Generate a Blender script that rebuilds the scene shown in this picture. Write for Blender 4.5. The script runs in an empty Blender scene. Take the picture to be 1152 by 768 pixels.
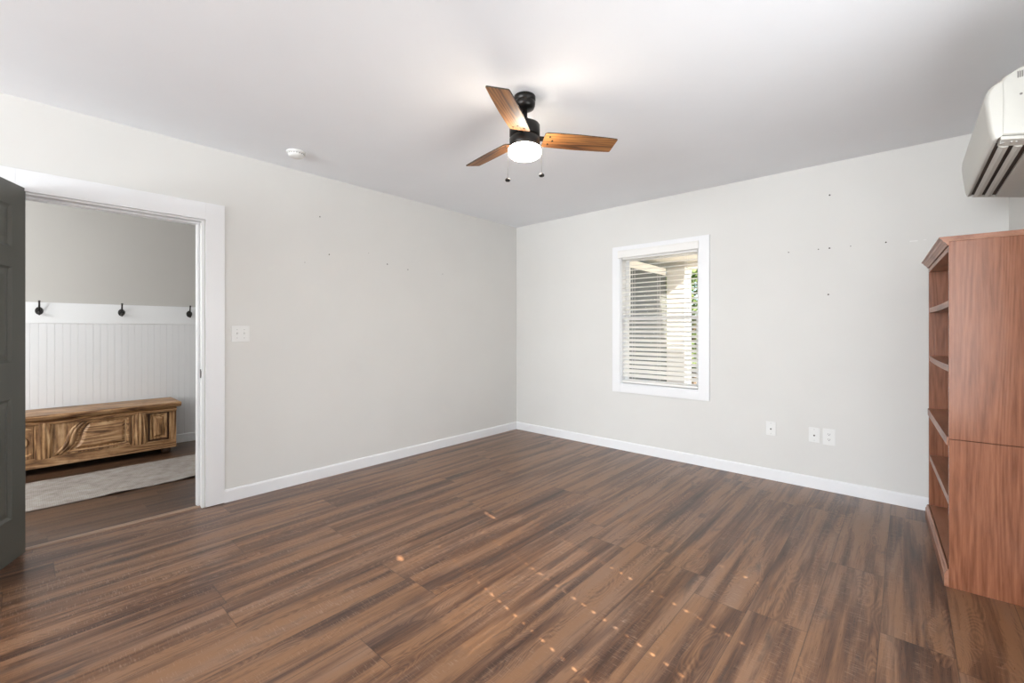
import bpy, bmesh, math, random
from mathutils import Vector, Matrix, noise as mnoise
C = bpy.context.scene.collection
S = bpy.context.scene
R = math.radians
random.seed(7)

# ------------------------------------------------------------------ camera
cam = bpy.data.cameras.new('camera'); camo = bpy.data.objects.new('camera', cam); C.objects.link(camo)
cam.sensor_width = 36.0; cam.lens = 495.0/1152*36; cam.shift_y = -13.0/1152; cam.clip_start = .02
camo.location = (3.615, -4.113, 1.228); camo.rotation_euler = (R(90), 0, R(41.891))
S.camera = camo

# ------------------------------------------------------------------ world, sun, window daylight, exposure
S.view_settings.view_transform = 'Standard'; S.view_settings.look = 'None'
S.view_settings.gamma = 1; S.view_settings.use_curve_mapping = False
S.view_settings.exposure = 0.43
W = bpy.data.worlds.new('sky'); S.world = W; W.use_nodes = True
bg = W.node_tree.nodes['Background']
sky = W.node_tree.nodes.new('ShaderNodeTexSky'); sky.sky_type = 'NISHITA'; sky.sun_disc = False
sky.sun_elevation = R(36); sky.sun_rotation = R(103); sky.air_density = .8; sky.dust_density = 2.0
W.node_tree.links.new(sky.outputs[0], bg.inputs[0]); bg.inputs[1].default_value = .42

def lamp(name, kind, loc, aim, energy, color=(1, 1, 1), **kw):
    l = bpy.data.lights.new(name, kind); l.energy = energy; l.color = color
    for k, v in kw.items(): setattr(l, k, v)
    o = bpy.data.objects.new(name, l); C.objects.link(o); o.location = loc
    o.rotation_euler = Vector(aim).to_track_quat('-Z', 'Y').to_euler()
    return o
lamp('sun', 'SUN', (8, -5, 6), (-.789, .180, -.588), 16.0, (1, .88, .70), angle=R(.3))
# daylight from the right window (blinds) and hall's unseen end; rear lamp is added fill
lamp('right_window_daylight', 'AREA', (4.0, -2.62, 1.28), (-1, .0, .05), 19, (.95, 1, 1.045), shape='RECTANGLE', size=1.4, size_y=1.3)
lamp('rear_fill_light', 'AREA', (2.05, -9.32, 1.30), (0, 1, .6), 285, (.955, 1, 1.045), shape='RECTANGLE', size=2.8, size_y=1.7)
lamp('hall_daylight', 'AREA', (-1.0, -6.1, 1.55), (-.25, 1, -.05), 50, (.98, 1, 1), shape='RECTANGLE', size=1.0, size_y=1.6)

# ------------------------------------------------------------------ materials
def new_mat(name):
    m = bpy.data.materials.new(name); m.use_nodes = True
    return m, m.node_tree, m.node_tree.nodes['Principled BSDF']
def N(t, kind, **kw):
    n = t.nodes.new(kind)
    for k, v in kw.items():
        if k in n.inputs: n.inputs[k].default_value = v
        else: setattr(n, k, v)
    return n
def ramp(t, stops, interp='LINEAR'):
    n = t.nodes.new('ShaderNodeValToRGB'); e = n.color_ramp.elements; n.color_ramp.interpolation = interp
    while len(e) < len(stops): e.new(.5)
    for i, (p, c) in enumerate(stops): e[i].position = p; e[i].color = (*c, 1)
    return n
def mix(t, kind, fac, a, b):
    n = t.nodes.new('ShaderNodeMix'); n.data_type = 'RGBA'; n.blend_type = kind
    for sock, v in ((n.inputs[0], fac), (n.inputs[6], a), (n.inputs[7], b)):
        if hasattr(v, 'links') or isinstance(v, bpy.types.NodeSocket): t.links.new(v, sock)
        elif isinstance(v, tuple): sock.default_value = (*v, 1)
        else: sock.default_value = v
    return n.outputs[2]
def math_n(t, op, a, b=None, c=None):
    n = t.nodes.new('ShaderNodeMath'); n.operation = op
    for i, v in enumerate((a, b, c)):
        if v is None: continue
        if isinstance(v, bpy.types.NodeSocket): t.links.new(v, n.inputs[i])
        else: n.inputs[i].default_value = v
    return n.outputs[0]

def paint(name, col, rough=.6, var=.03, bump=.02, scale=60, metal=0.0, spec=.5):
    m, t, b = new_mat(name)
    tc = N(t, 'ShaderNodeTexCoord')
    n = N(t, 'ShaderNodeTexNoise', Scale=2.5, Detail=4.0); t.links.new(tc.outputs['Object'], n.inputs['Vector'])
    r = ramp(t, [(.3, tuple(c*(1-var) for c in col)), (.7, tuple(min(1, c*(1+var)) for c in col))])
    t.links.new(n.outputs[0], r.inputs[0]); t.links.new(r.outputs[0], b.inputs['Base Color'])
    b.inputs['Roughness'].default_value = rough; b.inputs['Metallic'].default_value = metal
    b.inputs['Specular IOR Level'].default_value = spec
    if bump:
        n2 = N(t, 'ShaderNodeTexNoise', Scale=scale, Detail=3.0); t.links.new(tc.outputs['Object'], n2.inputs['Vector'])
        bp = N(t, 'ShaderNodeBump', Strength=bump, Distance=.01); t.links.new(n2.outputs[0], bp.inputs['Height'])
        t.links.new(bp.outputs[0], b.inputs['Normal'])
    return m

def wood(name, dark, mid, light, axis='Z', rough=.4, rings=7.0, coarse=1.0, streak=.6, coat=0.0, knots=0.0, fig=.28, st=.10):
    """grain runs along the given object axis; stretched rings give cathedral figure, a fine stretched noise the pores"""
    m, t, b = new_mat(name)
    tc = N(t, 'ShaderNodeTexCoord')
    sc = {'X': (st, 1, 1), 'Y': (1, st, 1), 'Z': (1, 1, st)}[axis]
    mp = N(t, 'ShaderNodeMapping'); mp.inputs['Scale'].default_value = tuple(s*coarse for s in sc)
    t.links.new(tc.outputs['Object'], mp.inputs['Vector'])
    nb = N(t, 'ShaderNodeTexNoise', Scale=3.2, Detail=2.0, Roughness=.5); t.links.new(mp.outputs[0], nb.inputs['Vector'])
    rg = math_n(t, 'FRACT', math_n(t, 'MULTIPLY', nb.outputs[0], rings*2.2))
    rg = math_n(t, 'ABSOLUTE', math_n(t, 'SUBTRACT', rg, .5))
    rg = math_n(t, 'MULTIPLY', rg, 2.0)
    fine = N(t, 'ShaderNodeTexNoise', Scale=70.0, Detail=4.0, Roughness=.65); t.links.new(mp.outputs[0], fine.inputs['Vector'])
    big = N(t, 'ShaderNodeTexNoise', Scale=9.0, Detail=5.0, Roughness=.6); t.links.new(mp.outputs[0], big.inputs['Vector'])
    v = math_n(t, 'ADD', math_n(t, 'MULTIPLY', rg, fig), math_n(t, 'MULTIPLY', fine.outputs[0], .42))
    v = math_n(t, 'ADD', v, math_n(t, 'MULTIPLY', math_n(t, 'SUBTRACT', big.outputs[0], .5), streak))
    r = ramp(t, [(.16, dark), (.36, mid), (.62, light)]); t.links.new(v, r.inputs[0])
    out = r.outputs[0]
    if knots:
        kn = N(t, 'ShaderNodeTexNoise', Scale=7.0, Detail=5.0, Roughness=.7); t.links.new(tc.outputs['Object'], kn.inputs['Vector'])
        kr = ramp(t, [(.5, (1, 1, 1)), (.72, (.42, .30, .22))]); t.links.new(kn.outputs[0], kr.inputs[0])
        out = mix(t, 'MULTIPLY', knots, out, kr.outputs[0])
    t.links.new(out, b.inputs['Base Color'])
    b.inputs['Roughness'].default_value = rough; b.inputs['Coat Weight'].default_value = coat
    b.inputs['Coat Roughness'].default_value = .35
    bp = N(t, 'ShaderNodeBump', Strength=.12, Distance=.004); t.links.new(fine.outputs[0], bp.inputs['Height'])
    t.links.new(bp.outputs[0], b.inputs['Normal'])
    return m

def floor_mat(name, tone=1.0):
    m, t, b = new_mat(name)
    uv = N(t, 'ShaderNodeUVMap', uv_map='UVMap'); en = N(t, 'ShaderNodeUVMap', uv_map='ends')
    at = N(t, 'ShaderNodeAttribute', attribute_name='plank')
    su = N(t, 'ShaderNodeSeparateXYZ'); t.links.new(uv.outputs[0], su.inputs[0])
    se = N(t, 'ShaderNodeSeparateXYZ'); t.links.new(en.outputs[0], se.inputs[0])
    u, v = su.outputs[0], su.outputs[1]; rnd = at.outputs['Fac']
    def tex(su_, sv_, detail, seedmul, rough=.55, dist=0.0):
        cb = N(t, 'ShaderNodeCombineXYZ')
        t.links.new(math_n(t, 'MULTIPLY', u, su_), cb.inputs[0]); t.links.new(math_n(t, 'MULTIPLY', v, sv_), cb.inputs[1])
        t.links.new(math_n(t, 'MULTIPLY', rnd, seedmul), cb.inputs[2])
        n = N(t, 'ShaderNodeTexNoise', Scale=1.0, Detail=detail, Roughness=rough, Distortion=dist)
        t.links.new(cb.outputs[0], n.inputs['Vector']); return n.outputs[0]
    band = tex(.9, 3.6, 3.0, 37.0, .5, .35)           # long dark and light streaks along the plank
    med = tex(2.6, 16.0, 4.0, 71.0, .6, .3)
    grain = tex(16.0, 110.0, 4.0, 11.0, .75)
    grey = tex(1.3, 2.2, 2.0, 53.0)
    saw = tex(230.0, 5.0, 2.0, 19.0, .6, .2)           # rough-sawn cross marks
    sawm = tex(1.6, 3.4, 2.0, 23.0)
    # cathedral figure: contours of a stretched field
    cf = tex(2.4, 2.0, 1.0, 91.0, .35, .1)
    cfm = tex(1.0, 1.3, 1.0, 67.0)
    fr = math_n(t, 'ABSOLUTE', math_n(t, 'SUBTRACT', math_n(t, 'FRACT', math_n(t, 'MULTIPLY', cf, 26.0)), .5))
    val = math_n(t, 'ADD', math_n(t, 'MULTIPLY', band, .80), math_n(t, 'MULTIPLY', med, .34))
    val = math_n(t, 'ADD', val, math_n(t, 'MULTIPLY', grain, .30))
    val = math_n(t, 'ADD', val, math_n(t, 'MULTIPLY', fr, math_n(t, 'MULTIPLY', math_n(t, 'GREATER_THAN', cfm, .55), .20)))
    val = math_n(t, 'ADD', val, math_n(t, 'MULTIPLY', math_n(t, 'SUBTRACT', rnd, .5), .07))
    r = ramp(t, [(.45, (.026, .011, .006)), (.58, (.072, .033, .017)), (.69, (.140, .068, .034)), (.82, (.265, .143, .071))])
    t.links.new(val, r.inputs[0])
    gr = ramp(t, [(.45, (0, 0, 0)), (.70, (.42, .42, .42))]); t.links.new(grey, gr.inputs[0])
    hs = N(t, 'ShaderNodeHueSaturation', Saturation=.66, Value=1.0); t.links.new(r.outputs[0], hs.inputs['Color'])
    col = mix(t, 'MIX', gr.outputs[0], r.outputs[0], hs.outputs[0])
    smu = tex(3.2, 3.4, 3.0, 43.0, .6, .4)
    smr = ramp(t, [(.60, (0, 0, 0)), (.74, (.7, .7, .7))]); t.links.new(smu, smr.inputs[0])
    col = mix(t, 'MIX', smr.outputs[0], col, (.060, .046, .040))
    sm = ramp(t, [(.46, (0, 0, 0)), (.60, (1, 1, 1))]); t.links.new(sawm, sm.inputs[0])
    sr = ramp(t, [(.56, (0, 0, 0)), (.66, (1, 1, 1))]); t.links.new(saw, sr.inputs[0])
    sf = mix(t, 'MULTIPLY', 1.0, sm.outputs[0], sr.outputs[0])
    sf2 = math_n(t, 'MULTIPLY', sf, .40)
    col = mix(t, 'MIX', sf2, col, (.40, .29, .21))
    # seams between the planks
    ev = math_n(t, 'MINIMUM', v, math_n(t, 'SUBTRACT', 1.0, v))
    ev = math_n(t, 'MULTIPLY', ev, .2195)
    ee = math_n(t, 'MINIMUM', se.outputs[0], se.outputs[1])
    e = math_n(t, 'MINIMUM', ev, ee)
    seam = math_n(t, 'LESS_THAN', e, .0016)
    col = mix(t, 'MIX', math_n(t, 'MULTIPLY', seam, .55), col, (.035, .022, .016))
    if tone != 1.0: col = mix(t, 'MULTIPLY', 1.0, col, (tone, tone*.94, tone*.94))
    t.links.new(col, b.inputs['Base Color'])
    rr = math_n(t, 'ADD', .20, math_n(t, 'MULTIPLY', grain, .22)); t.links.new(rr, b.inputs['Roughness'])
    b.inputs['Specular IOR Level'].default_value = .5
    h = math_n(t, 'SUBTRACT', math_n(t, 'MULTIPLY', grain, .4), math_n(t, 'MULTIPLY', seam, 1.0))
    h = math_n(t, 'ADD', h, math_n(t, 'MULTIPLY', sf, .25))
    bp = N(t, 'ShaderNodeBump', Strength=.10, Distance=.004); t.links.new(h, bp.inputs['Height'])
    t.links.new(bp.outputs[0], b.inputs['Normal'])
    return m

M = {}
M['wall'] = paint('greige_wall_paint', (.738, .730, .702), .75, .012, .03, 180)
M['ceiling'] = paint('white_ceiling_paint', (.905, .925, .955), .85, .01, .03, 150)
M['trim'] = paint('white_trim_paint', (.86, .865, .875), .35, .01, 0)
M['wains'] = paint('white_wainscot_paint', (.80, .80, .81), .45, .01, 0)
M['hallwall'] = paint('grey_hall_paint', (.56, .54, .51), .8, .012, .03, 180)
M['door'] = paint('dark_grey_door_paint', (.092, .092, .078), .38, .05, .02, 120)
M['black'] = paint('dark_bronze_metal', (.018, .016, .015), .32, .1, .02, 90, .6)
M['hook'] = paint('aged_iron', (.05, .047, .045), .4, .2, .05, 90, .8)
M['plastic'] = paint('white_plastic', (.82, .82, .80), .35, .01, 0)
M['acplastic'] = paint('cream_plastic', (.56, .55, .505), .38, .015, 0)
M['acdark'] = paint('dark_slot_plastic', (.045, .032, .022), .6, .1, 0)
M['mark'] = paint('grey_print', (.16, .15, .14), .5, .02, 0)
M['hole'] = paint('nail_hole_shadow', (.10, .09, .08), .9, .02, 0)
M['patch'] = paint('white_filler', (.85, .84, .82), .8, .02, 0)
M['chrome'] = paint('brushed_nickel', (.55, .54, .52), .3, .05, .02, 90, 1.0)
M['slat'] = paint('white_blind_slats', (.86, .85, .82), .45, .01, 0)
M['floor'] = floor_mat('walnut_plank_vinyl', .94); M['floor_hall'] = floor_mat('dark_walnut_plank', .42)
M['case'] = wood('cherry_oak_laminate', (.19, .066, .031), (.35, .140, .074), (.45, .212, .126), 'Z', .24, 17, 1.25, .10, fig=.09, st=.05)
M['case_back'] = wood('shaded_back_board', (.06, .022, .012), (.11, .042, .022), (.15, .062, .034), 'Z', .45, 8, 1.0, .2)  # bookcase's inner shade is put into this darker back board colour
M['case_h'] = wood('cherry_oak_laminate_edge', (.20, .078, .042), (.33, .145, .082), (.42, .205, .130), 'Y', .36, 4, 1.0, .3)
M['chest_h'] = wood('rustic_pine_along', (.13, .058, .022), (.40, .215, .095), (.62, .41, .225), 'Y', .45, 7, 1.6, 1.0, 0, .7)
M['chest_v'] = wood('rustic_pine_upright', (.14, .064, .024), (.42, .230, .100), (.64, .43, .24), 'Z', .45, 7, 1.6, 1.0, 0, .7)
M['chest_d'] = paint('dark_walnut_stain', (.065, .028, .011), .5, .35, .1, 40)
M['blade'] = wood('walnut_fan_blade', (.085, .032, .009), (.27, .110, .030), (.44, .205, .062), 'X', .5, 9, 1.2, .9)
M['trimwood'] = paint('light_transition_strip', (.30, .20, .14), .4, .06, 0)

def glow(name, col, strength):
    m, t, b = new_mat(name); b.inputs['Base Color'].default_value = (.9, .88, .84, 1)
    b.inputs['Emission Color'].default_value = (*col, 1); b.inputs['Emission Strength'].default_value = strength
    b.inputs['Roughness'].default_value = .3
    return m
M['lampglass'] = glow('lit_opal_glass', (1, .87, .73), 44.0)

m, t, b = new_mat('window_glass'); b.inputs['Base Color'].default_value = (1, 1, 1, 1)
gl = N(t, 'ShaderNodeBsdfGlossy', Roughness=.0); tr = N(t, 'ShaderNodeBsdfTransparent'); fz = N(t, 'ShaderNodeFresnel', IOR=1.04)
mx = N(t, 'ShaderNodeMixShader'); t.links.new(fz.outputs[0], mx.inputs[0]); t.links.new(tr.outputs[0], mx.inputs[1]); t.links.new(gl.outputs[0], mx.inputs[2])
t.links.new(mx.outputs[0], t.nodes['Material Output'].inputs[0]); M['glass'] = m

m, t, b = new_mat('woven_rug'); tc = N(t, 'ShaderNodeTexCoord')
w1 = N(t, 'ShaderNodeTexWave', Scale=38.0, Distortion=1.5, bands_direction='X'); w2 = N(t, 'ShaderNodeTexWave', Scale=30.0, Distortion=1.5, bands_direction='Y')
for w in (w1, w2): t.links.new(tc.outputs['Object'], w.inputs['Vector'])
nz = N(t, 'ShaderNodeTexNoise', Scale=9.0, Detail=6.0, Roughness=.7); t.links.new(tc.outputs['Object'], nz.inputs['Vector'])
r = ramp(t, [(.3, (.29, .24, .21)), (.5, (.42, .37, .33)), (.72, (.52, .48, .45))]); t.links.new(nz.outputs[0], r.inputs[0])
wv = mix(t, 'MULTIPLY', 1.0, w1.outputs[0], w2.outputs[0])
cc = mix(t, 'MULTIPLY', .25, r.outputs[0], wv); t.links.new(cc, b.inputs['Base Color']); b.inputs['Roughness'].default_value = .95
bp = N(t, 'ShaderNodeBump', Strength=.4, Distance=.004); t.links.new(wv, bp.inputs['Height']); t.links.new(bp.outputs[0], b.inputs['Normal']); M['rug'] = m

m, t, b = new_mat('leaves'); tc = N(t, 'ShaderNodeTexCoord')
nz = N(t, 'ShaderNodeTexNoise', Scale=2.6, Detail=3.0); t.links.new(tc.outputs['Object'], nz.inputs['Vector'])
r = ramp(t, [(.35, (.028, .062, .010)), (.52, (.085, .14, .026)), (.7, (.17, .23, .06))]); t.links.new(nz.outputs[0], r.inputs[0])
t.links.new(r.outputs[0], b.inputs['Base Color']); b.inputs['Roughness'].default_value = .6; M['leaf'] = m
M['bark'] = paint('brown_bark', (.12, .09, .065), .9, .3, .3, 30)
M['siding'] = paint('charcoal_siding', (.085, .095, .095), .6, .08, .05, 60)
M['concrete'] = paint('pale_concrete', (.58, .54, .47), .85, .06, .1, 40)
M['soffit'] = paint('white_soffit', (.74, .72, .68), .7, .02, 0)
M['grass'] = paint('lawn', (.07, .09, .03), .95, .3, .3, 30)
M['extwhite'] = paint('white_exterior_paint', (.74, .74, .74), .5, .02, 0)

# ------------------------------------------------------------------ mesh helpers
def link(name, bm, mat, parent=None, smooth=False, bevel=0.0, seg=2):
    me = bpy.data.meshes.new(name)
    bmesh.ops.recalc_face_normals(bm, faces=bm.faces[:])
    bm.to_mesh(me); bm.free()
    for mm in (mat if isinstance(mat, (list, tuple)) else [mat]): me.materials.append(mm)
    o = bpy.data.objects.new(name, me); C.objects.link(o)
    if smooth:
        for p in me.polygons: p.use_smooth = True
    if bevel:
        md = o.modifiers.new('bevel', 'BEVEL'); md.width = bevel; md.segments = seg; md.limit_method = 'ANGLE'; md.angle_limit = R(40)
        md.harden_normals = False
    if parent: o.parent = parent
    return o
def NB(): return bmesh.new()
def box(bm, x0, x1, y0, y1, z0, z1, mi=0):
    v = [bm.verts.new((x, y, z)) for x in (x0, x1) for y in (y0, y1) for z in (z0, z1)]
    for f in ((0, 1, 3, 2), (4, 6, 7, 5), (0, 4, 5, 1), (2, 3, 7, 6), (0, 2, 6, 4), (1, 5, 7, 3)):
        fc = bm.faces.new([v[i] for i in f]); fc.material_index = mi
    return v
def prism(bm, pts, a0, a1, axis='y', mi=0):
    """extrude a closed 2D outline; axis y: pts are (x,z); axis x: (y,z); axis z: (x,y)"""
    def P(p, a): return {'y': (p[0], a, p[1]), 'x': (a, p[0], p[1]), 'z': (p[0], p[1], a)}[axis]
    A = [bm.verts.new(P(p, a0)) for p in pts]; B = [bm.verts.new(P(p, a1)) for p in pts]; n = len(pts)
    for i in range(n):
        bm.faces.new((A[i], A[(i+1) % n], B[(i+1) % n], B[i])).material_index = mi
    bm.faces.new(A[::-1]).material_index = mi; bm.faces.new(B).material_index = mi
def lathe(bm, prof, c=(0, 0, 0), seg=40, cap=True):
    rings = []
    for r, z in prof:
        if r < 1e-6: rings.append([bm.verts.new((c[0], c[1], c[2]+z))])
        else: rings.append([bm.verts.new((c[0]+r*math.cos(2*math.pi*i/seg), c[1]+r*math.sin(2*math.pi*i/seg), c[2]+z)) for i in range(seg)])
    for A, B in zip(rings, rings[1:]):
        for i in range(seg):
            j = (i+1) % seg
            if len(A) == 1 and len(B) == 1: continue
            if len(A) == 1: bm.faces.new((A[0], B[j], B[i]))
            elif len(B) == 1: bm.faces.new((A[i], A[j], B[0]))
            else: bm.faces.new((A[i], A[j], B[j], B[i]))
    if cap:
        for q in (rings[0], rings[-1]):
            if len(q) > 1: bm.faces.new(q)
def tube(bm, pts, rad, seg=10):
    pts = [Vector(p) for p in pts]; rings = []
    rr = rad if isinstance(rad, (list, tuple)) else [rad]*len(pts)
    for i, p in enumerate(pts):
        d = (pts[min(i+1, len(pts)-1)] - pts[max(i-1, 0)]).normalized()
        a = d.orthogonal().normalized() if i == 0 else (rings[-1][1] - d*rings[-1][1].dot(d)).normalized()
        bb = d.cross(a)
        rings.append(([bm.verts.new(p + (a*math.cos(2*math.pi*k/seg) + bb*math.sin(2*math.pi*k/seg))*rr[i]) for k in range(seg)], a))
    for (A, _), (B, _) in zip(rings, rings[1:]):
        for k in range(seg): bm.faces.new((A[k], A[(k+1) % seg], B[(k+1) % seg], B[k]))
    bm.faces.new(rings[0][0][::-1]); bm.faces.new(rings[-1][0])
def disc(bm, c, n, r, th=.0006, seg=10, mi=0, sx=1.0):
    n = Vector(n); a = n.orthogonal().normalized(); b2 = n.cross(a); c = Vector(c)
    A = [bm.verts.new(c + (a*math.cos(2*math.pi*i/seg)*sx + b2*math.sin(2*math.pi*i/seg))*r) for i in range(seg)]
    B = [bm.verts.new(v.co + n*th) for v in A]
    for i in range(seg): bm.faces.new((A[i], A[(i+1) % seg], B[(i+1) % seg], B[i])).material_index = mi
    bm.faces.new(B).material_index = mi
def empty(name, label, cat, loc, rz=0, group=None):
    o = bpy.data.objects.new(name, None); C.objects.link(o); o.location = loc; o.rotation_euler = (0, 0, rz)
    o.empty_display_size = .1; o['label'] = label; o['category'] = cat
    if group: o['group'] = group
    return o
def tag(o, label, cat, group=None):
    o['label'] = label; o['category'] = cat
    if group: o['group'] = group
    return o
def struct(o, label=None, cat=None):
    o['kind'] = 'structure'
    if label: o['label'] = label
    if cat: o['category'] = cat
    return o

# ------------------------------------------------------------------ the room
RX, RY, H = 4.09, -9.4, 2.5  # rear wall set far back so the added fill light falls evenly
WT = .115
DY0, DY1, DH = -4.130, -3.268, 1.992          # doorway in the left wall
WX0, WX1, WZ0, WZ1 = 1.424, 2.214, .672, 1.992  # window opening in the back wall

def planks(name, x0, x1, y0, y1, zt, seed, fixed={}, mat='floor'):
    rnd = random.Random(seed)
    bm = NB(); uvl = bm.loops.layers.uv.new('UVMap'); el = bm.loops.layers.uv.new('ends'); at = bm.faces.layers.float.new('plank')
    w, off = .2195, 3.095
    k0 = math.floor((x0-off)/w); k1 = math.ceil((x1-off)/w)
    for k in range(k0, k1):
        cx0, cx1 = off+k*w, off+(k+1)*w
        a, bb = max(cx0, x0), min(cx1, x1)
        if bb - a < 1e-5: continue
        L = 1.52
        y = fixed.get(k, y1 + rnd.uniform(-.2, L-.2))
        while y < y1: y += L
        while y > y0:
            q1, q0 = min(y, y1), max(y-L, y0)
            r = rnd.random(); du = rnd.uniform(0, 40)
            if q1 - q0 > 1e-4:
                vs = [bm.verts.new(p) for p in ((a, q0, zt), (bb, q0, zt), (bb, q1, zt), (a, q1, zt))]
                f = bm.faces.new(vs); f[at] = r
                for lp in f.loops:
                    X, Y = lp.vert.co.x, lp.vert.co.y
                    lp[uvl].uv = (Y-(y-L)+du, (X-cx0)/w); lp[el].uv = (Y-(y-L), y-Y)
            y -= L
    bmesh.ops.remove_doubles(bm, verts=bm.verts[:], dist=1e-6)
    me = bpy.data.meshes.new(name); bm.to_mesh(me); bm.free(); me.materials.append(M[mat])
    o = bpy.data.objects.new(name, me); C.objects.link(o); o['kind'] = 'structure'
    md = o.modifiers.new('thick', 'SOLIDIFY'); md.thickness = .05; md.offset = -1
    return o
planks('floor', -.05, RX, RY, 0, 0, 11, {0: -1.982, -9: -3.497})
struct(bpy.data.objects['floor'], 'brown wood plank floor of the empty room', 'floor')
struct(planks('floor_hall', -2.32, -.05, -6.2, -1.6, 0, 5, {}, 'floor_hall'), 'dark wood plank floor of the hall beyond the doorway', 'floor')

bm = NB(); box(bm, -.02, RX+.12, RY-.12, .14, H, H+.12)
struct(link('ceiling', bm, M['ceiling']), 'flat white ceiling carrying the fan', 'ceiling')

bm = NB()
box(bm, -WT, 0, RY, DY0, 0, H); box(bm, -WT, 0, DY0, DY1, DH, H); box(bm, -WT, 0, DY1, .0, 0, H)
for y, z, r in ((-2.464, 2.164, .006), (-2.385, 1.862, .006), (-1.829, 1.842, .007), (-1.601, 1.815, .006), (-2.022, 1.921, .003), (-2.586, 1.773, .003), (-1.171, 1.813, .004)):
    disc(bm, (0, y, z), (1, 0, 0), r*.85, mi=1)
struct(link('wall_left', bm, [M['wall'], M['hole']]), 'greige left wall with the open doorway', 'wall')
bm = NB()
T = .13
box(bm, -WT, WX0, 0, T, 0, H); box(bm, WX1, RX+.12, 0, T, 0, H); box(bm, WX0, WX1, 0, T, 0, WZ0); box(bm, WX0, WX1, 0, T, WZ1, H)
for x, z, r in ((3.178, 2.255, .007), (2.909, 1.851, .005), (3.107, 1.851, .005), (3.177, 1.851, .007), (3.305, 1.85, .004), (3.505, 1.852, .006), (3.17, 1.498, .007)):
    disc(bm, (x, 0, z), (0, -1, 0), r*.85, mi=1)
box(bm, 3.63, 3.672, -.0006, 0, 1.838, 1.845, 2); box(bm, 3.70, 3.715, -.0006, 0, 1.84, 1.844, 2)
struct(link('wall_back', bm, [M['wall'], M['hole'], M['patch']]), 'greige wall with the blinded window', 'wall')
# right wall with its own window (lights the room), rear wall with a window added for the fill lamp
VY0, VY1 = -3.40, -1.86
bm = NB()
box(bm, RX, RX+.12, RY, VY0, 0, H); box(bm, RX, RX+.12, VY1, 0, 0, H); box(bm, RX, RX+.12, VY0, VY1, 0, .66); box(bm, RX, RX+.12, VY0, VY1, 2.02, H)
struct(link('wall_right', bm, M['wall']), 'greige right wall behind the bookcase', 'wall')
VX0, VX1, VZ0, VZ1 = .62, 3.48, .42, 2.18
bm = NB()
box(bm, -WT, VX0, RY-.12, RY, 0, H); box(bm, VX1, RX+.12, RY-.12, RY, 0, H); box(bm, VX0, VX1, RY-.12, RY, 0, VZ0); box(bm, VX0, VX1, RY-.12, RY, VZ1, H)
struct(link('wall_front', bm, M['wall']), 'greige wall behind the viewpoint', 'wall')
bm = NB()
box(bm, VX0, VX1, RY-.09, RY-.05, VZ0, VZ0+.06); box(bm, VX0, VX1, RY-.09, RY-.05, VZ1-.06, VZ1)
for k in range(4): box(bm, VX0+k*(VX1-VX0-.06)/3, VX0+k*(VX1-VX0-.06)/3+.06, RY-.09, RY-.05, VZ0+.06, VZ1-.06)
struct(link('added_window_3', bm, M['extwhite']), 'white framed window added behind the viewpoint for the fill light', 'window')
bm = NB(); box(bm, VX0+.06, VX1-.06, RY-.072, RY-.068, VZ0+.06, VZ1-.06)
link('pane', bm, M['glass'], bpy.data.objects['added_window_3'])

# baseboards
def baseboard(name, pts, label):
    bm = NB()
    for axis, a0, a1, s in pts:
        prof = [(0, 0), (.014, 0), (.014, .078), (.011, .086), (.006, .090), (0, .090)]
        if axis == 'y': prism(bm, [(p, z) for p, z in prof], a0, a1, 'y')
        elif axis == 'x': prism(bm, [(-p, z) for p, z in prof], a0, a1, 'x')
        elif axis == 'yr': prism(bm, [(RX-p, z) for p, z in prof], a0, a1, 'y')
    struct(link(name, bm, M['trim']), label, 'baseboard')
baseboard('baseboard_left', [('y', -3.151, -.014, 1), ('y', RY, -4.232, 1)], 'white baseboard along the doorway wall')
baseboard('baseboard_back', [('x', 0, RX, 1)], 'white baseboard along the window wall')
baseboard('baseboard_right', [('yr', RY, -.014, 1)], 'white baseboard behind the bookcase')

# doorway: jambs with stop, casing, threshold strip
bm = NB()
box(bm, -WT-.002, .0, DY1-.0, DY1+.003, 0, DH)                       # jamb liner
box(bm, -WT, 0, DY1-.016, DY1, .0, DH-.016)
box(bm, -WT, 0, DY0, DY0+.016, .0, DH-.016)
box(bm, -WT, 0, DY0, DY1, DH-.016, DH)
box(bm, -WT+.01, -.046, DY1-.029, DY1-.016, .0, DH-.016)             # stops
box(bm, -WT+.01, -.046, DY0+.016, DY0+.029, .0, DH-.016)
box(bm, -WT+.01, -.046, DY0+.029, DY1-.029, DH-.029, DH-.016)
struct(link('trim_1', bm, M['trim'], bevel=.0015), 'white door jamb lining the doorway', 'door jamb')
cw = .112
bm = NB()
box(bm, 0, .018, DY1-.006+.010, DY1+.117, 0.004, 2.106)
box(bm, 0, .018, DY0-.117, DY0-.004, .004, 2.106)
box(bm, 0, .0185, DY0-.004, DY1+.004, DH-.004, 2.106)
struct(link('trim_2', bm, M['trim'], bevel=.0015), 'flat white casing boards framing the open doorway', 'door casing')
bm = NB(); prism(bm, [(-.072, 0), (-.068, .006), (-.05, .008), (-.032, .006), (-.028, 0)], DY0+.016, DY1-.016, 'y')
struct(link('trim_3', bm, M['trimwood']), 'thin pale transition strip across the doorway floor', 'threshold')
bm = NB(); box(bm, -.036, -.012, DY1-.0175, DY1-.0155, .895, .955); box(bm, -.012, -.006, DY1-.0185, DY1-.0150, .905, .945)
link('strike_plate', bm, M['hook'], bpy.data.objects['trim_1'])

# door leaf, swung into the room, hinged on the left jamb
dr = bpy.data.objects.new('door_1', None); C.objects.link(dr); dr.location = (.012, -4.0985, 0); dr.rotation_euler = (0, 0, R(-25.5))
struct(dr, 'dark grey panelled door swung open at the left edge', 'door')
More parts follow.
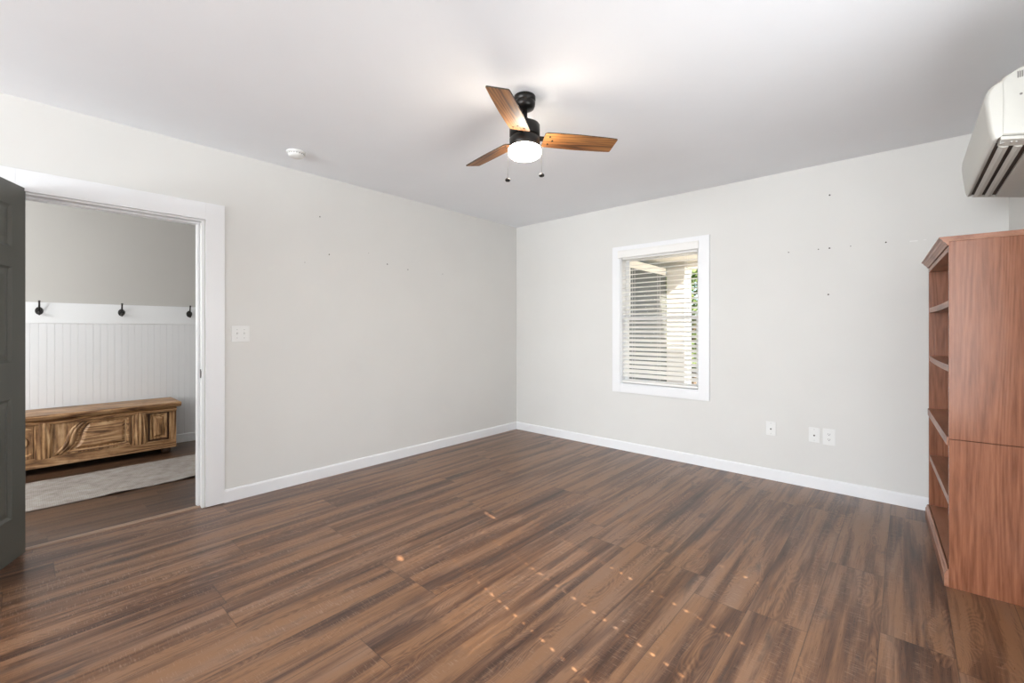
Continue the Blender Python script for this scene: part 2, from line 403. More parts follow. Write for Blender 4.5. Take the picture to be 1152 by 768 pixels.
# local: leaf runs along +x from the hinge, visible face looks to +y
DWd, DT = .81, .035
bm = NB(); st = .112
zs = [(.008, .235), (.235+.0, .235)]
box(bm, 0, st, -DT, 0, .010, 2.005); box(bm, DWd-st, DWd, -DT, 0, .010, 2.005)
mid0, mid1 = DWd/2-.055, DWd/2+.055
rails = ((.010, .235), (.865, 1.055), (1.56, 1.665), (1.885, 2.005))
for z0, z1 in rails: box(bm, st, DWd-st, -DT, 0, z0, z1)
for (a, b2) in ((.235, .865), (1.055, 1.56), (1.665, 1.885)): box(bm, mid0, mid1, -DT, 0, a, b2)
link('door_frame', bm, M['door'], dr)
for xa, xb in ((st, mid0), (mid1, DWd-st)):
    for za, zb in ((.235, .865), (1.055, 1.56), (1.665, 1.885)):
        bm = NB()
        for sgn in (0, 1):
            f = lambda d: (-d if sgn == 0 else -DT+d)
            rings = []
            for ins, d in ((0, 0.0), (.012, .009), (.020, .010), (.045, .004)):
                rings.append([bm.verts.new((x, f(d), z)) for x, z in ((xa+ins, za+ins), (xb-ins, za+ins), (xb-ins, zb-ins), (xa+ins, zb-ins))])
            for A, B in zip(rings, rings[1:]):
                for i in range(4): bm.faces.new((A[i], A[(i+1) % 4], B[(i+1) % 4], B[i]))
            bm.faces.new(rings[-1])
        link('door_panel', bm, M['door'], dr)

# ------------------------------------------------------------------ the hall beyond
HX = -2.32
bm = NB()
box(bm, HX-.1, HX, -6.2, -1.5, 0, H); box(bm, HX, -WT, -1.6, -1.5, 0, H); box(bm, HX, -WT, -6.3, -6.2, 0, H); box(bm, -WT-.02, -WT, -6.2, -6.19, 0, H)
struct(link('wall_hall', bm, M['hallwall']), 'grey hall wall above the white wainscot', 'wall')
bm = NB(); box(bm, HX-.1, -.02, -6.3, -1.5, H-.04, H+.08)
struct(link('ceiling_hall', bm, M['ceiling']), 'hall ceiling hidden above the doorway', 'ceiling')
# beadboard: one board sheet with narrow grooves
bm = NB(); y = -6.19; pts = []
while y < -1.62:
    y2 = min(y+.052, -1.61)
    pts += [(HX+.012, y), (HX+.012, y2-.005), (HX+.0098, y2-.0035), (HX+.0098, y2-.0015)]
    y = y2
pts += [(HX+.0, y), (HX+.0, -6.19)]
prism(bm, pts, .0, 1.29, 'z')
struct(link('trim_4', bm, M['wains']), 'white beadboard wainscot on the hall wall', 'wainscot')
bm = NB(); box(bm, HX, HX+.020, -6.19, -1.61, 1.289, 1.482)
struct(link('trim_5', bm, M['trim'], bevel=.002), 'white hook rail board on the hall wall', 'hook rail')
bm = NB(); prism(bm, [(HX+.012, 0), (HX+.026, 0), (HX+.026, .080), (HX+.022, .088), (HX+.012, .090)], -6.19, -1.61, 'y')
box(bm, HX+.012, HX+.036, -6.19, -1.61, 0, .018)
struct(link('baseboard_hall', bm, M['trim']), 'white baseboard under the hall wainscot', 'baseboard')

# ------------------------------------------------------------------ window_1
wn = bpy.data.objects.new('window_1', None); C.objects.link(wn); wn.location = (WX0, 0, WZ0)
struct(wn, 'white double-hung window with picture-frame casing', 'window')
wn.location = (0, 0, 0)
bm = NB()      # casing
ox0, ox1, oz0, oz1 = 1.340, 2.304, .592, 2.080
box(bm, ox0, WX0+.004, -.018, 0, oz0, oz1); box(bm, WX1-.004, ox1, -.018, 0, oz0, oz1)
box(bm, WX0+.004, WX1-.004, -.018, 0, oz0, WZ0+.004); box(bm, WX0+.004, WX1-.004, -.018, 0, WZ1-.004, oz1)
link('window_casing', bm, M['trim'], wn, bevel=.0015)
bm = NB()      # reveal lining + outer frame
box(bm, WX0, WX0+.012, 0, T, WZ0, WZ1); box(bm, WX1-.012, WX1, 0, T, WZ0, WZ1); box(bm, WX0+.012, WX1-.012, 0, T, WZ0, WZ0+.012); box(bm, WX0+.012, WX1-.012, 0, T, WZ1-.012, WZ1)
link('window_frame', bm, M['trim'], wn)
def sash(y0, y1, z0, z1):
    bm = NB(); a, b2 = WX0+.013, WX1-.013; s = .038
    box(bm, a, a+s, y0, y1, z0, z1); box(bm, b2-s, b2, y0, y1, z0, z1); box(bm, a+s, b2-s, y0, y1, z0, z0+s); box(bm, a+s, b2-s, y0, y1, z1-.034, z1)
    o = link('sash', bm, M['extwhite'], wn)
    bm = NB(); box(bm, a+s, b2-s, (y0+y1)/2-.002, (y0+y1)/2+.002, z0+s, z1-.034); link('pane', bm, M['glass'], o)
zm = 1.345
sash(.096, .122, zm-.017, WZ1-.013); sash(.068, .094, WZ0+.013, zm+.017)

# faux wood blind in window_1
bl = empty('window_blind', 'white slatted blind with open slats in the window', 'blind', (0, 0, 0))
bl.location = (1.82, 0.03, .68)
bx0, bx1 = WX0+.02-1.82, WX1-.02-1.82
def zz(z): return z-.68
bm = NB(); prism(bm, [(-.060, zz(1.965)), (-.052, zz(1.960)), (-.050, zz(1.962)), (-.048, zz(2.034)), (-.056, zz(2.037)), (-.060, zz(2.030)), (-.063, zz(2.02))], bx0-.035, bx1+.02, 'x')
for xx in (bx0-.035, bx1+.014): box(bm, xx, xx+.006, -.052, -.0485, zz(1.962), zz(2.03))
link('valance', bm, M['slat'], bl)
bm = NB(); box(bm, bx0, bx1, -.026, .026, zz(1.945), zz(1.985)); link('headrail', bm, M['slat'], bl)
bm = NB(); z = 1.925; hw = .025; n = 0
while z > .735:
    prof = []; tilt = R(11 + 24*(1.925-z)/1.19)
    for k in range(5):
        s = -1+k*.5; crown = .0022*(1-s*s)
        prof.append((s*hw*math.cos(tilt), zz(z)+s*hw*math.sin(tilt)+crown))
    prof += [(p[0], p[1]-.0028) for p in prof[::-1]]
    prism(bm, prof, bx0, bx1, 'x'); z -= .0445; n += 1
link('slat_panel', bm, M['slat'], bl)
bm = NB(); box(bm, bx0, bx1, -.026, .026, zz(.690), zz(.714)); link('bottom_rail', bm, M['slat'], bl, bevel=.003)
for xx in (bx0+.11, (bx0+bx1)/2, bx1-.11):
    bm = NB()
    for yy in (-.026, .026): tube(bm, [(xx, yy, zz(1.95)), (xx, yy, zz(.71))], .0011, 6)
    link('ladder_cord', bm, M['slat'], bl)
bm = NB(); tube(bm, [(bx1-.16, -.036, zz(1.96)), (bx1-.16, -.038, zz(1.30))], .004, 8); 
bm.free()
bm = NB(); tube(bm, [(bx0+.055, -.034, zz(1.96)), (bx0+.055, -.036, zz(1.14))], .0012, 6); lathe(bm, [(.001, .03), (.005, .022), (.006, .004), (.002, 0)], (bx0+.055, -.036, zz(1.10)), 10)
link('pull_cord', bm, M['slat'], bl)

# window_2 in the right wall: frame and closed blind with its cord holes (outside the frame; shapes the sunlight)
w2 = bpy.data.objects.new('window_2', None); C.objects.link(w2); struct(w2, 'window in the right wall beside the air conditioner', 'window')
bm = NB()
box(bm, RX-.018, RX, VY0-.08, VY0, .58, 2.10); box(bm, RX-.018, RX, VY1, VY1+.08, .58, 2.10); box(bm, RX-.018, RX, VY0, VY1, .58, .66); box(bm, RX-.018, RX, VY0, VY1, 2.02, 2.10)
link('window_casing', bm, M['trim'], w2)
holes = (-1.965, -2.455, -2.80, -3.10)
bm = NB(); z = .70
while z < 1.86:
    bx = RX+.045
    def strip(za, zb, ya, yb):
        q = lambda zc: bx + (zc-z)*.22
        prism(bm, [(q(za), za), (q(za)+.003, za), (q(zb)+.003, zb), (q(zb), zb)], ya, yb, 'y')
    if z > 1.30:      # slits added in the left half's upper slats to cast a warm floor patch
        strip(z-.026, z-.010, -2.46, VY1-.004); strip(z+.010, z+.026, -2.46, VY1-.004)
        strip(z-.026, z-.0172, VY0+.004, -2.46); strip(z-.0128, z-.010, VY0+.004, -2.46); strip(z+.010, z+.0128, VY0+.004, -2.46); strip(z+.0172, z+.026, VY0+.004, -2.46)
    else:
        strip(z-.026, z-.010, VY0+.004, VY1-.004); strip(z+.010, z+.026, VY0+.004, VY1-.004)
    ya = VY0+.004
    for hy in sorted(holes): strip(z-.010, z+.010, ya, hy-.005); ya = hy+.005
    strip(z-.010, z+.010, ya, VY1-.004); z += .0445
zt = z-.03
ya = VY0+.004
for hy, hwid, top in ((-3.335, .012, 1.93), (-2.63, .010, 2.0)):
    box(bm, bx, bx+.004, ya, hy-hwid, zt, 2.02); box(bm, bx, bx+.004, hy-hwid, hy+hwid, top, 2.02); ya = hy+hwid
box(bm, bx, bx+.004, ya, VY1-.004, zt, 2.02)
box(bm, bx-.02, bx+.02, VY0+.004, VY1-.004, .66, .69)
link('closed_blind', bm, M['slat'], w2)

# ------------------------------------------------------------------ ceiling fan
FX, FY = 2.064, -2.280
fan = empty('ceiling_fan', 'black ceiling fan with three wooden blades and a lit glass light', 'ceiling fan', (FX, FY, H))
bm = NB(); lathe(bm, [(.0, -.0005), (.057, -.0005), (.059, -.004), (.059, -.024), (.055, -.028), (.055, -.031), (.058, -.035), (.056, -.052), (.050, -.066), (.030, -.074), (.0, -.075)], cap=False)
link('canopy', bm, M['black'], fan, True)
bm = NB(); lathe(bm, [(.0, -.06), (.014, -.06), (.014, -.165), (.0, -.165)], seg=20, cap=False); lathe(bm, [(.0, -.125), (.026, -.125), (.028, -.145), (.034, -.158), (.0, -.158)], seg=24, cap=False)
link('downrod', bm, M['black'], fan, True)
bm = NB(); lathe(bm, [(0, -.148), (.055, -.148), (.078, -.154), (.083, -.162), (.083, -.215), (.080, -.219), (.0, -.219)], cap=False)
link('motor_housing', bm, M['black'], fan, True)
bm = NB(); lathe(bm, [(0, -.217), (.068, -.217), (.070, -.219), (.070, -.231), (.0, -.231)], cap=False)
link('flywheel', bm, M['acdark'], fan, True)
bm = NB(); lathe(bm, [(0, -.229), (.078, -.229), (.083, -.232), (.083, -.276), (.079, -.280), (.0, -.280)], cap=False)
link('switch_housing', bm, M['black'], fan, True)
bm = NB(); lathe(bm, [(0, -.2795), (.080, -.2795), (.087, -.285), (.090, -.294), (.090, -.309), (.086, -.320), (.076, -.328), (.05, -.333), (0, -.334)], cap=False)
link('glass_shade', bm, M['lampglass'], fan, True)
for ang in (53, 170.5, 297):
    a = R(ang); pit = R(-14.5)
    bm = NB()
    # outline (along blade, across); the tip is cut at a slant
    out = [(.105, -.050), (.115, -.057), (.20, -.061), (.30, -.063), (.44, -.060), (.514, -.056), (.519, -.052), (.513, .050), (.508, .054), (.44, .058), (.30, .062), (.20, .060), (.115, .057), (.105, .050)]
    top = [bm.verts.new((x, y, .003)) for x, y in out]; bot = [bm.verts.new((x, y, -.003)) for x, y in out]
    bm.faces.new(top); bm.faces.new(bot[::-1])
    for i in range(len(out)): bm.faces.new((top[i], bot[i], bot[(i+1) % len(out)], top[(i+1) % len(out)])).material_index = 1
    bo = link('blade', bm, [M['blade'], M['acdark']], fan)
    bo.location = (0, 0, -.226); bo.rotation_euler = Matrix.Rotation(a, 3, 'Z').__matmul__(Matrix.Rotation(pit, 3, 'X')).to_euler()
    bm = NB(); box(bm, .045, .16, -.018, .018, .003, .006); box(bm, .045, .085, -.012, .012, -.004, .006)
    for sx, sy in ((.135, -.03), (.135, .03), (.155, 0)): disc(bm, (sx, sy, -.003), (0, 0, -1), .0055, .0025)
    link('blade_bracket', bm, M['black'], bo)
for sx, sy, ztip in ((-.068, -.061, -.446), (.068, .061, -.420)):
    bm = NB(); tube(bm, [(sx*.86, sy*.86, -.268), (sx*1.0, sy*1.0, -.274), (sx*1.01, sy*1.01, ztip)], .0007, 6)
    pc = link('pull_chain', bm, M['hook'], fan)
    bm = NB(); lathe(bm, [(0, .004), (.004, .003), (.013, -.004), (.015, -.010), (.012, -.016), (.0, -.018)], (sx*1.01, sy*1.01, ztip), 20, False)
    link('pull_knob', bm, M['black'], pc, True)

# smoke detector
sd = empty('smoke_detector', 'round white smoke detector on the ceiling near the door wall', 'smoke detector', (.362, -2.80, H))
bm = NB(); lathe(bm, [(0, 0), (.064, 0), (.064, -.010), (.060, -.013), (0, -.013)], cap=False); link('base', bm, M['plastic'], sd, True)
bm = NB(); lathe(bm, [(0, -.013), (.054, -.013), (.056, -.020), (.052, -.030), (.040, -.037), (0, -.039)], cap=False); link('cover', bm, M['plastic'], sd, True)
bm = NB()
for k in range(20):
    a = 2*math.pi*k/20
    disc(bm, (.0555*math.cos(a), .0555*math.sin(a), -.0185), (math.cos(a), math.sin(a), 0), .0035, .001, 6)
link('vent', bm, M['mark'], sd)

# ------------------------------------------------------------------ wall plates
def plate(name, label, cat, loc, rz, w, h, group=None):
    p = empty(name, label, cat, loc, rz, group)          # local: faces -y, centre at origin
    bm = NB(); box(bm, -w/2, w/2, -.006, 0, -h/2, h/2); link('cover_plate', bm, M['plastic'], p, bevel=.003, seg=3)
    return p
p = plate('light_switch', 'white double light switch plate beside the doorway', 'light switch', (0, -3.047, 1.200), R(90), .118, .118)
for sx in (-.023, .023):
    bm = NB(); box(bm, sx-.0055, sx+.0055, -.0075, -.005, -.013, .013)
    prism(bm, [(-.006, -.004), (-.006, .008), (-.016, .012), (-.017, .007)], sx-.004, sx+.004, 'x'); link('toggle', bm, M['plastic'], p)
    for zc in (-.030, .030):
        bm = NB(); disc(bm, (sx, -.006, zc), (0, -1, 0), .0032, .0012, 10); link('screw', bm, M['chrome'], p)
G = 'wall plates on the window wall'
for i, (x, z, lab) in enumerate(((2.785, .420, 'white cable jack plate standing alone nearest to the window'), (3.081, .414, 'white cable jack plate directly left of the power outlet'))):
    p = plate('cable_outlet', lab, 'wall outlet', (x, 0, z), 0, .072, .114, G)
    bm = NB(); lathe(bm, [(0, 0), (.0065, 0), (.0065, .003), (.0042, .003), (.0042, .009), (0, .009)], seg=12, cap=False)
    bmesh.ops.rotate(bm, cent=(0, 0, 0), matrix=Matrix.Rotation(R(90), 3, 'X'), verts=bm.verts[:])
    bmesh.ops.translate(bm, vec=(0, -.006, -.004), verts=bm.verts[:])
    link('cable_jack', bm, M['mark'], p)
    for zc in (-.042, .042):
        bm = NB(); disc(bm, (0, -.006, zc), (0, -1, 0), .003, .001, 10); link('screw', bm, M['chrome'], p)
p = plate('power_outlet', 'white power outlet plate nearest to the bookcase, with socket slots', 'wall outlet', (3.175, 0, .412), 0, .080, .124, G)
for zc in (-.020, .020):
    bm = NB(); pts = [(.017*math.cos(2*math.pi*k/20), zc+max(-.0115, min(.0115, .0165*math.sin(2*math.pi*k/20)))) for k in range(20)]
    prism(bm, [(a, c) for a, c in pts], -.0085, -.005, 'y'); so = link('socket', bm, M['plastic'], p)
    bm = NB(); box(bm, -.0075, -.0050, -.0092, -.0084, zc-.001, zc+.008); box(bm, .0050, .0075, -.0092, -.0084, zc-.001, zc+.008); disc(bm, (0, -.0084, zc-.006), (0, -1, 0), .0028, .0008)
    link('slot', bm, M['mark'], so)

# ------------------------------------------------------------------ bookcase
bc = empty('bookcase', 'tall cherry brown wooden bookcase against the right wall', 'bookcase', (3.765, -1.157, 0), R(2.4))
BW, BD, BH = 1.02, .285, 1.650         # local: front at x=0 facing -x, near side at y=0, runs to y=BW
tk = .019
for nm, y0, y1 in (('side_panel', 0, tk), ('side_panel', BW-tk, BW)):
    bm = NB(); box(bm, 0, BD, y0, y1, .0, .7055); link(nm, bm, M['case'], bc, bevel=.0012)
    bm = NB(); box(bm, 0, BD, y0, y1, .7085, BH); link(nm, bm, M['case'], bc, bevel=.0012)
bm = NB(); box(bm, BD-.006, BD-.002, tk, BW-tk, .06, BH-.01); link('back_panel', bm, M['case_back'], bc)
def shelf(zt, th, sag, x0=.004, dx=0):
    bm = NB(); n = 16; rows = []
    for i in range(n+1):
        s = i/n; y = tk+(BW-2*tk)*s; dz = -sag*4*s*(1-s)
        rows.append([bm.verts.new((x, y, z+dz)) for x, z in ((x0, zt-th), (x0, zt), (BD-.007, zt), (BD-.007, zt-th))])
    for A, B in zip(rows, rows[1:]):
        for i in range(4): bm.faces.new((A[i], A[(i+1) % 4], B[(i+1) % 4], B[i]))
    bm.faces.new(rows[0]); bm.faces.new(rows[-1][::-1])
    link('shelf', bm, M['case_h'], bc)
shelf(1.372, .031, .004); shelf(1.058, .032, .005); shelf(.716, .042, 0, -.006); shelf(.414, .036, .001); shelf(.088, .019, 0)
bm = NB(); box(bm, 0, BD, tk, BW-tk, BH-.045, BH-.02); link('top_panel', bm, M['case_h'], bc)
bm = NB(); prism(bm, [(.0, BH-.018), (-.006, BH-.018), (-.009, BH-.008), (-.018, BH+.002), (-.022, BH+.004), (-.026, BH+.014), (-.034, BH+.017), (-.034, BH+.024), (BD, BH+.024), (BD, BH), (.0, BH)], -.003, BW+.003, 'y')
link('crown', bm, M['case_h'], bc)
bm = NB(); prism(bm, [(.0, .001), (-.016, .001), (-.016, .060), (-.011, .066), (-.009, .078), (-.004, .083), (.0, .083)], 0, BW, 'y')
link('plinth', bm, M['case_h'], bc)

# ------------------------------------------------------------------ wall-mounted air conditioner
AY0, AY1 = -1.725, -.775
ac = empty('air_conditioner', 'cream wall-mounted air conditioner unit high on the right wall', 'air conditioner', (RX, AY0, 1.876))
AL = AY1-AY0
AX = -.014                                             # how far the front stands off beyond the traced profile
def q(x, z): return (min(0, x-RX+AX*min(1, (RX-x)/.12)), z-1.888)
def loft(bm, pts, stations):
    rings = []
    czm = sum(p[1] for p in pts)/len(pts)
    for y, s in stations: rings.append([bm.verts.new((min(0, p[0]*s), y, czm+(p[1]-czm)*s)) for p in pts])
    n = len(pts)
    for A, B in zip(rings, rings[1:]):
        for i in range(n): bm.faces.new((A[i], A[(i+1) % n], B[(i+1) % n], B[i]))
    bm.faces.new(rings[0][::-1]); bm.faces.new(rings[-1])
ends = [(0, .955), (.006, .98), (.020, .997), (.05, 1.0), (AL-.05, 1.0), (AL-.022, .994), (AL-.008, .97), (AL, .93)]
seam = 3.880
upper = [q(RX, 1.904), q(3.966, 1.932), q(seam+.0015, 1.950), q(seam+.0035, 2.05), q(seam+.0015, 2.15), q(3.893, 2.165), q(3.925, 2.182), q(3.97, 2.197), q(4.02, 2.206), q(RX, 2.208)]
bm = NB(); loft(bm, upper, ends); link('body', bm, M['acplastic'], ac, bevel=.002)
front = [q(seam, 1.944), q(3.868, 1.937), q(3.862, 1.943), q(3.856, 1.97), q(3.849, 2.03), q(3.844, 2.085), q(3.846, 2.112), q(3.853, 2.130), q(3.864, 2.143), q(seam, 2.153), q(seam+.002, 2.05)]
bm = NB(); loft(bm, front, ends); fp = link('front_panel', bm, M['acplastic'], ac, True, bevel=.002)
for p_ in fp.data.polygons: p_.use_smooth = len(p_.vertices) == 4
bm = NB()     # underside: end strips and rear pan around the air outlet
low = [q(RX, 1.890), q(3.966, 1.920), q(seam+.0015, 1.936), q(seam+.0015, 1.9485), q(3.966, 1.931), q(RX, 1.903)]
def cut(b0, b1): prism(bm, [(p[0]*.985, p[1]) for p in low], b0, b1, 'y')
cut(.005, .085); cut(AL-.022, AL-.006)
prism(bm, [q(RX, 1.890), q(3.966, 1.920), q(3.966, 1.931), q(RX, 1.903)], .085, AL-.022, 'y')
link('underside', bm, M['acplastic'], ac, bevel=.0015)
bm = NB(); prism(bm, [q(3.966, 1.929), q(seam, 1.947), q(seam, 1.9495), q(3.966, 1.9315)], .085, AL-.022, 'y'); link('air_outlet', bm, M['acdark'], ac)
for xa, xb, za, zb2 in ((3.889, 3.914, 1.935, 1.928), (3.927, 3.949, 1.927, 1.921)):
    bm = NB(); prism(bm, [q(xa, za), q((xa+xb)/2, (za+zb2)/2-.003), q(xb, zb2), q(xb, zb2+.005), q(xa, za+.005)], .088, AL-.026, 'y'); link('louver', bm, M['acplastic'], ac, bevel=.001)
bm = NB()     # small prints on the near end and the strip below
for k in range(4): box(bm, 3.911-RX+k*.005, 3.9142-RX+k*.005, -.0006, .001, 2.145-1.888, 2.168-1.888)
link('emblem', bm, M['mark'], ac)
bm = NB(); disc(bm, (3.920-RX, 0, 2.085-1.888), (0, -1, 0), .004, .0006, 12); link('emblem_dot', bm, M['mark'], ac)
for x, y, w in ((3.893, .045, .010), (3.915, .035, .006), (3.927, .034, .004)):
    zc = 1.936 - (x-3.88)*.19 - 1.888
    bm = NB(); box(bm, x-RX+AX-w/2, x-RX+AX+w/2, y-.004, y+.004, zc-.003, zc+.002); link('indicator', bm, M['chrome'], ac)

# ------------------------------------------------------------------ hall furniture
ch = empty('wooden_chest', 'low rustic carved wooden chest bench along the hall wall', 'chest', (-2.28, -3.67, 0))
LX = -2.28; CY = -3.67; hl = .597; fxl = .43          # front face at local x=.43
zb, zt = .058, .462
bm = NB(); box(bm, .0, fxl-.022, -hl, hl, zb, zt); link('chest_box', bm, M['chest_v'], ch)
yr0, yr1 = hl-.055, hl                                # right corner stile
def fr(name, y0, y1, z0, z1, mat, x0=fxl-.024, x1=fxl, bev=.003):
    bm = NB(); box(bm, x0, x1, y0, y1, z0, z1); return link(name, bm, mat, ch, bevel=bev)
fr('bottom_rail', -hl, hl, zb, .140, M['chest_h'], x1=fxl+.004)
fr('top_rail', -hl, hl, .425, zt, M['chest_h'])
fr('stile', hl-.055, hl, .140, .425, M['chest_v']); fr('stile', -hl, -hl+.055, .140, .425, M['chest_v'])
def fluted(y0, y1):
    bm = NB(); n = 26; pts = [(fxl-.024, y0)]
    for k in range(n+1):
        s = k/n; pts.append((fxl-.004+.016*math.sin(math.pi*s)**.6+.003*math.sin(s*math.pi*8), y0+(y1-y0)*s))
    pts.append((fxl-.024, y1)); prism(bm, pts, .132, .435, 'z'); link('stile', bm, M['chest_v'], ch)
fluted(.258, .372); fluted(-.372, -.262)
def raised(name, y0, y1, z0, z1, mat):
    """dark sunk ground, mitred moulding and raised field"""
    fr('panel_ground', y0, y1, z0, z1, M['chest_d'], fxl-.023, fxl-.014, 0)
    bm = NB(); rings = []
    for ins, d in ((.016, -.014), (.024, -.003), (.034, -.004), (.044, -.012), (.050, -.012), (.072, .002), (.080, .003)):
        k = min(1.0, min(y1-y0, z1-z0)/.2)
        i2 = ins*k
        rings.append([bm.verts.new((fxl+d, y, z)) for y, z in ((y0+i2, z0+i2), (y1-i2, z0+i2), (y1-i2, z1-i2), (y0+i2, z1-i2))])
    for A, B in zip(rings, rings[1:]):
        for i in range(4): bm.faces.new((A[i], A[(i+1) % 4], B[(i+1) % 4], B[i]))
    bm.faces.new(rings[-1]); link(name, bm, mat, ch)
raised('carved_panel', .378, hl-.058, .146, .420, M['chest_v'])
# big middle panel, its left end swept by an S-shaped moulding
y0, y1, z0, z1 = -.258, .254, .142, .423
fr('panel_ground', y0, y1, z0, z1, M['chest_v'], fxl-.023, fxl-.010, 0)
def sc(s): return y0+.045+.165*(s+.11*math.sin(2*math.pi*s))        # swept left edge from bottom (s=0) to top (s=1)
bm = NB(); n = 18; rings = []
for ins, d in ((.012, -.014), (.020, .000), (.030, -.002), (.038, -.011), (.046, -.011), (.066, .001), (.074, .003)):
    loop = [(y1-ins, z0+ins*.8), (y1-ins, z1-ins*.8)]
    for k in range(n+1):
        s = 1-k/n; zc = z0+ins*.8+(z1-z0-1.6*ins)*s; loop.append((sc((zc-z0)/(z1-z0))+ins, zc))
    rings.append([bm.verts.new((fxl+d, y, z)) for y, z in loop])
for A, B in zip(rings, rings[1:]):
    m_ = len(A)
    for i in range(m_): bm.faces.new((A[i], A[(i+1) % m_], B[(i+1) % m_], B[i]))
bm.faces.new(rings[-1]); link('carved_panel', bm, M['chest_h'], ch)
for off in (-.046, -.020):
    bm = NB(); pts = []
    for k in range(15):
        s = k/14; pts.append((fxl-.010+.004*math.sin(math.pi*s), sc(s)+off+.01, z0+.006+(z1-z0-.012)*s))
    tube(bm, pts, [.006+.010*math.sin(math.pi*min(1, .12+k/14*.86)) for k in range(15)], 10); link('carved_moulding', bm, M['chest_v'], ch, True)
# left panel with a round carving
fr('panel_ground', -hl+.058, -.378, .146, .420, M['chest_v'], fxl-.023, fxl-.012, 0)
bm = NB(); lathe(bm, [(0, .012), (.020, .010), (.026, .003), (.034, .003), (.044, .012), (.054, .011), (.062, .0), (.0, .0)], seg=28, cap=False)
bmesh.ops.rotate(bm, cent=(0, 0, 0), matrix=Matrix.Rotation(R(90), 3, 'Y'), verts=bm.verts[:]); bmesh.ops.translate(bm, vec=(fxl-.013, -.462, .283), verts=bm.verts[:])
link('carved_rosette', bm, M['chest_v'], ch, True)
for z0_, z1_ in ((.155, .205), (.360, .412)):
    bm = NB(); pts = [(fxl-.012, -.53+.145*k/12, (z0_+z1_)/2+.018*math.sin(math.pi*k/12)*(1 if z0_ > .3 else -1)) for k in range(13)]
    tube(bm, pts, .011, 8); link('carved_moulding', bm, M['chest_v'], ch, True)
bm = NB(); prism(bm, [(-.005, zt), (fxl+.016, zt), (fxl+.026, zt+.008), (fxl+.024, zt+.013), (fxl+.034, zt+.018), (fxl+.040, zt+.030), (fxl+.034, zt+.042), (fxl+.028, zt+.045), (-.005, zt+.045)], -hl-.035, hl+.035, 'y')
link('lid', bm, M['chest_h'], ch, bevel=.003)
bm = NB(); prism(bm, [(fxl-.002, .416), (fxl+.010, .424), (fxl+.012, .436), (fxl+.006, .444), (fxl+.014, .454), (fxl-.002, zt)], -hl, hl, 'y'); link('cornice', bm, M['chest_h'], ch)
for x in (.06, fxl-.07):
    for y in (-hl+.07, hl-.07):
        bm = NB(); lathe(bm, [(0, 0), (.028, 0), (.040, .012), (.042, .030), (.030, .046), (.034, .058), (0, .058)], (x, y, 0), 20, False); link('foot', bm, M['chest_d'], ch, True)

def hook(y, label):
    h = empty('coat_hook', label, 'coat hook', (HX+.020, y, 1.415), 0, 'coat hooks on the hall rail')
    bm = NB(); pts = [(0, 0.027*math.cos(2*math.pi*k/20), -.012+.036*math.sin(2*math.pi*k/20)) for k in range(20)]
    A = [bm.verts.new(p) for p in pts]; B = [bm.verts.new((.006, p[1]*.86, -.012+(p[2]+.012)*.86)) for p in pts]
    for i in range(20): bm.faces.new((A[i], A[(i+1) % 20], B[(i+1) % 20], B[i]))
    bm.faces.new(A[::-1]); bm.faces.new(B); link('back_plate', bm, M['hook'], h)
    bm = NB(); tube(bm, [(.004, 0, -.005), (.020, 0, .000), (.032, 0, .022), (.040, 0, .055), (.047, 0, .080)], [.009, .008, .007, .0065, .008], 10); link('upper_prong', bm, M['hook'], h, True)
    bm = NB(); tube(bm, [(.004, 0, -.020), (.022, 0, -.040), (.040, 0, -.046), (.052, 0, -.034), (.054, 0, -.022)], [.010, .008, .0075, .0075, .010], 10); link('lower_prong', bm, M['hook'], h, True)
hook(-4.005, 'dark metal coat hook nearest to the open grey door'); hook(-3.437, 'dark metal coat hook in the middle of the hall rail'); hook(-2.872, 'dark metal coat hook nearest to the white door jamb')

# rug: thin woven runner with wavy lifted edge
bm = NB(); nx, ny = 22, 150
rx0, rx1, ry0, ry1 = -1.60, -.795, -5.3, -2.2
rnd = random.Random(3)
vs = []
for j in range(ny+1):
    y = ry0+(ry1-ry0)*j/ny; row = []
    e0 = .012*mnoise.noise(Vector((y*3.1, 0, 0))); e1 = .018*mnoise.noise(Vector((y*3.7, 5, 0)))
    for i in range(nx+1):
        s = i/nx; x = rx0+e0+(rx1+e1-rx0-e0)*s
        lift = .0
        for yc, wd, hh in ((-3.62, .10, .010), (-3.16, .09, .012), (-3.35, .05, .004)):
            lift += hh*math.exp(-((y-yc)/wd)**2)*max(0, (s-.75)/.25)**2
        z = .0045 + .0025*(.5+.5*mnoise.noise(Vector((x*6, y*4, 2)))) + lift
        row.append(bm.verts.new((x+1.2, y+3.75, z)))
    vs.append(row)
for j in range(ny):
    for i in range(nx): bm.faces.new((vs[j][i], vs[j][i+1], vs[j+1][i+1], vs[j+1][i]))
rg = link('runner_rug', bm, M['rug'], None, True); rg.location = (-1.2, -3.75, .001)
md = rg.modifiers.new('thick', 'SOLIDIFY'); md.thickness = .004; md.offset = -1
tag(rg, 'pale woven runner rug lying on the hall floor before the chest', 'rug')

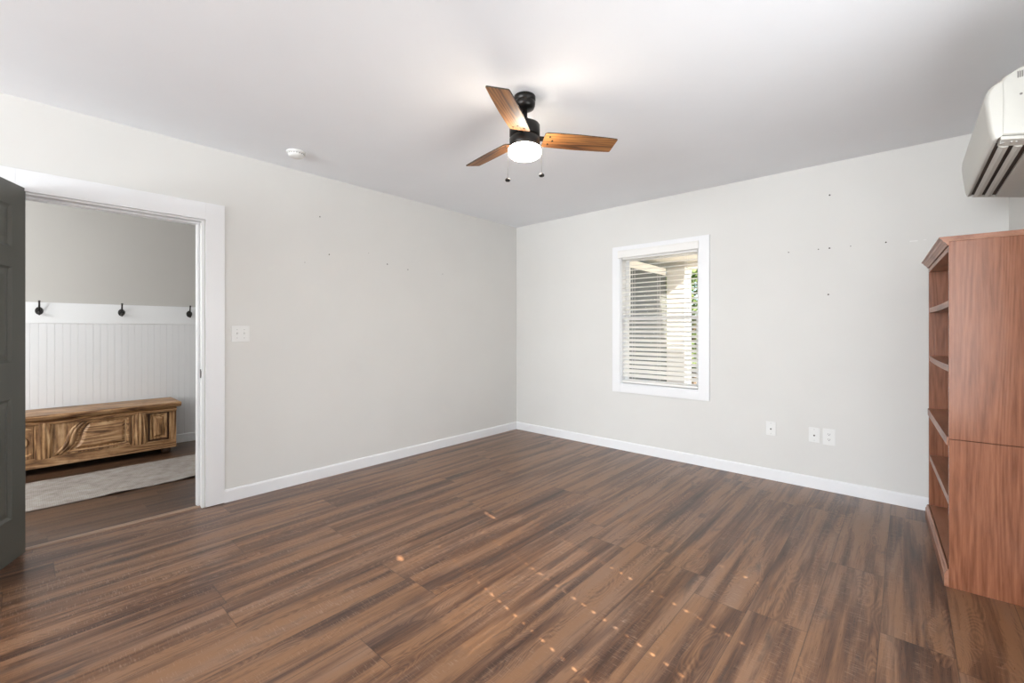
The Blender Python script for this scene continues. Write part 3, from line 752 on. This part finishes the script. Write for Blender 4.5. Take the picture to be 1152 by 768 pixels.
# ------------------------------------------------------------------ outside the window
bm = NB(); box(bm, -30, 30, T+.01, 40, -.5, -.40); o = tag(link('lawn', bm, M['grass']), 'sunlit lawn outside beyond the porch', 'lawn'); o['kind'] = 'structure'
bm = NB(); box(bm, .5, 5.5, T+.001, 7.0, -.40, -.12); struct(link('porch_floor', bm, M['concrete']), 'pale concrete porch floor outside the window', 'porch floor')
bm = NB()      # lap siding on the wing
z = -.12; prof = [(.0, -.12)]
while z < 2.16:
    prof += [(.5, z), (.488, z+.118)]; z += .12
prof += [(.488, 2.17), (.0, 2.17)]
prism(bm, prof, T+.002, 3.40, 'y')
ws = struct(link('wall_porch', bm, M['siding']), 'dark grey lap siding of the house wing outside the window', 'wall')
bm = NB(); box(bm, .0, .512, T+.002, 3.33, 2.172, 2.29); struct(link('trim_6', bm, M['extwhite']), 'white frieze board over the dark siding outside', 'frieze')
bm = NB(); box(bm, .0, 5.5, T+.002, 2.9, 2.40, 2.52); box(bm, .0, 1.25, 2.9, 3.85, 2.40, 2.52); box(bm, .0, 1.25, 3.46, 3.72, 2.295, 2.40)  # roof shape made wide to shade the siding but leave the post sunlit
z = T+.05
while z < 3.4: box(bm, .5, 5.5 if z < 2.8 else 1.25, z, z+.085, 2.392, 2.40); z += .1
struct(link('ceiling_porch', bm, M['soffit']), 'porch ceiling seen at the top of the window', 'ceiling')
pp = empty('porch_post', 'square white porch post outside the window', 'post', (.655, 3.55, -.12))
bm = NB(); box(bm, -.155, .155, -.155, .155, .0, 2.412); link('shaft', bm, M['extwhite'], pp, bevel=.006)
bm = NB(); box(bm, -.165, .165, -.165, .165, .0, .16); link('base_block', bm, M['extwhite'], pp, bevel=.006)
bm = NB(); box(bm, -.165, .165, -.165, .165, 2.29, 2.412); link('capital', bm, M['extwhite'], pp, bevel=.006)

def bush(loc, label, rad, hgt, seed, n=5200):
    rnd = random.Random(seed); b = empty('garden_tree', label, 'tree', loc, 0, 'trees outside the window')
    bm = NB()
    for k in range(n):
        d = Vector((rnd.gauss(0, 1), rnd.gauss(0, 1), rnd.gauss(0, 1))).normalized()
        r = rad*(.55+.45*rnd.random()**.5)*(1+.25*mnoise.noise(d*2.2))
        p = Vector((d.x*r, d.y*r, hgt+d.z*r*1.15)); s = rnd.uniform(.05, .11)
        a = Vector((rnd.gauss(0, 1), rnd.gauss(0, 1), rnd.gauss(0, 1))).normalized(); c2 = a.orthogonal().normalized()
        bm.faces.new([bm.verts.new(p+v) for v in (-a*s, c2*s*.5, a*s, -c2*s*.5)])
    link('foliage', bm, M['leaf'], b)
    bm = NB(); tube(bm, [(0, 0, 0), (.05, .02, hgt*.5), (0, 0, hgt)], [.11, .08, .04], 10); link('trunk', bm, M['bark'], b)
bush((-.75, 8.2, -.4), 'leafy green tree right of the porch post outside', 1.35, 2.1, 1)
bush((.9, 13.5, -.4), 'leafy green tree farther back outside at the right edge of the window', 1.6, 2.3, 2)
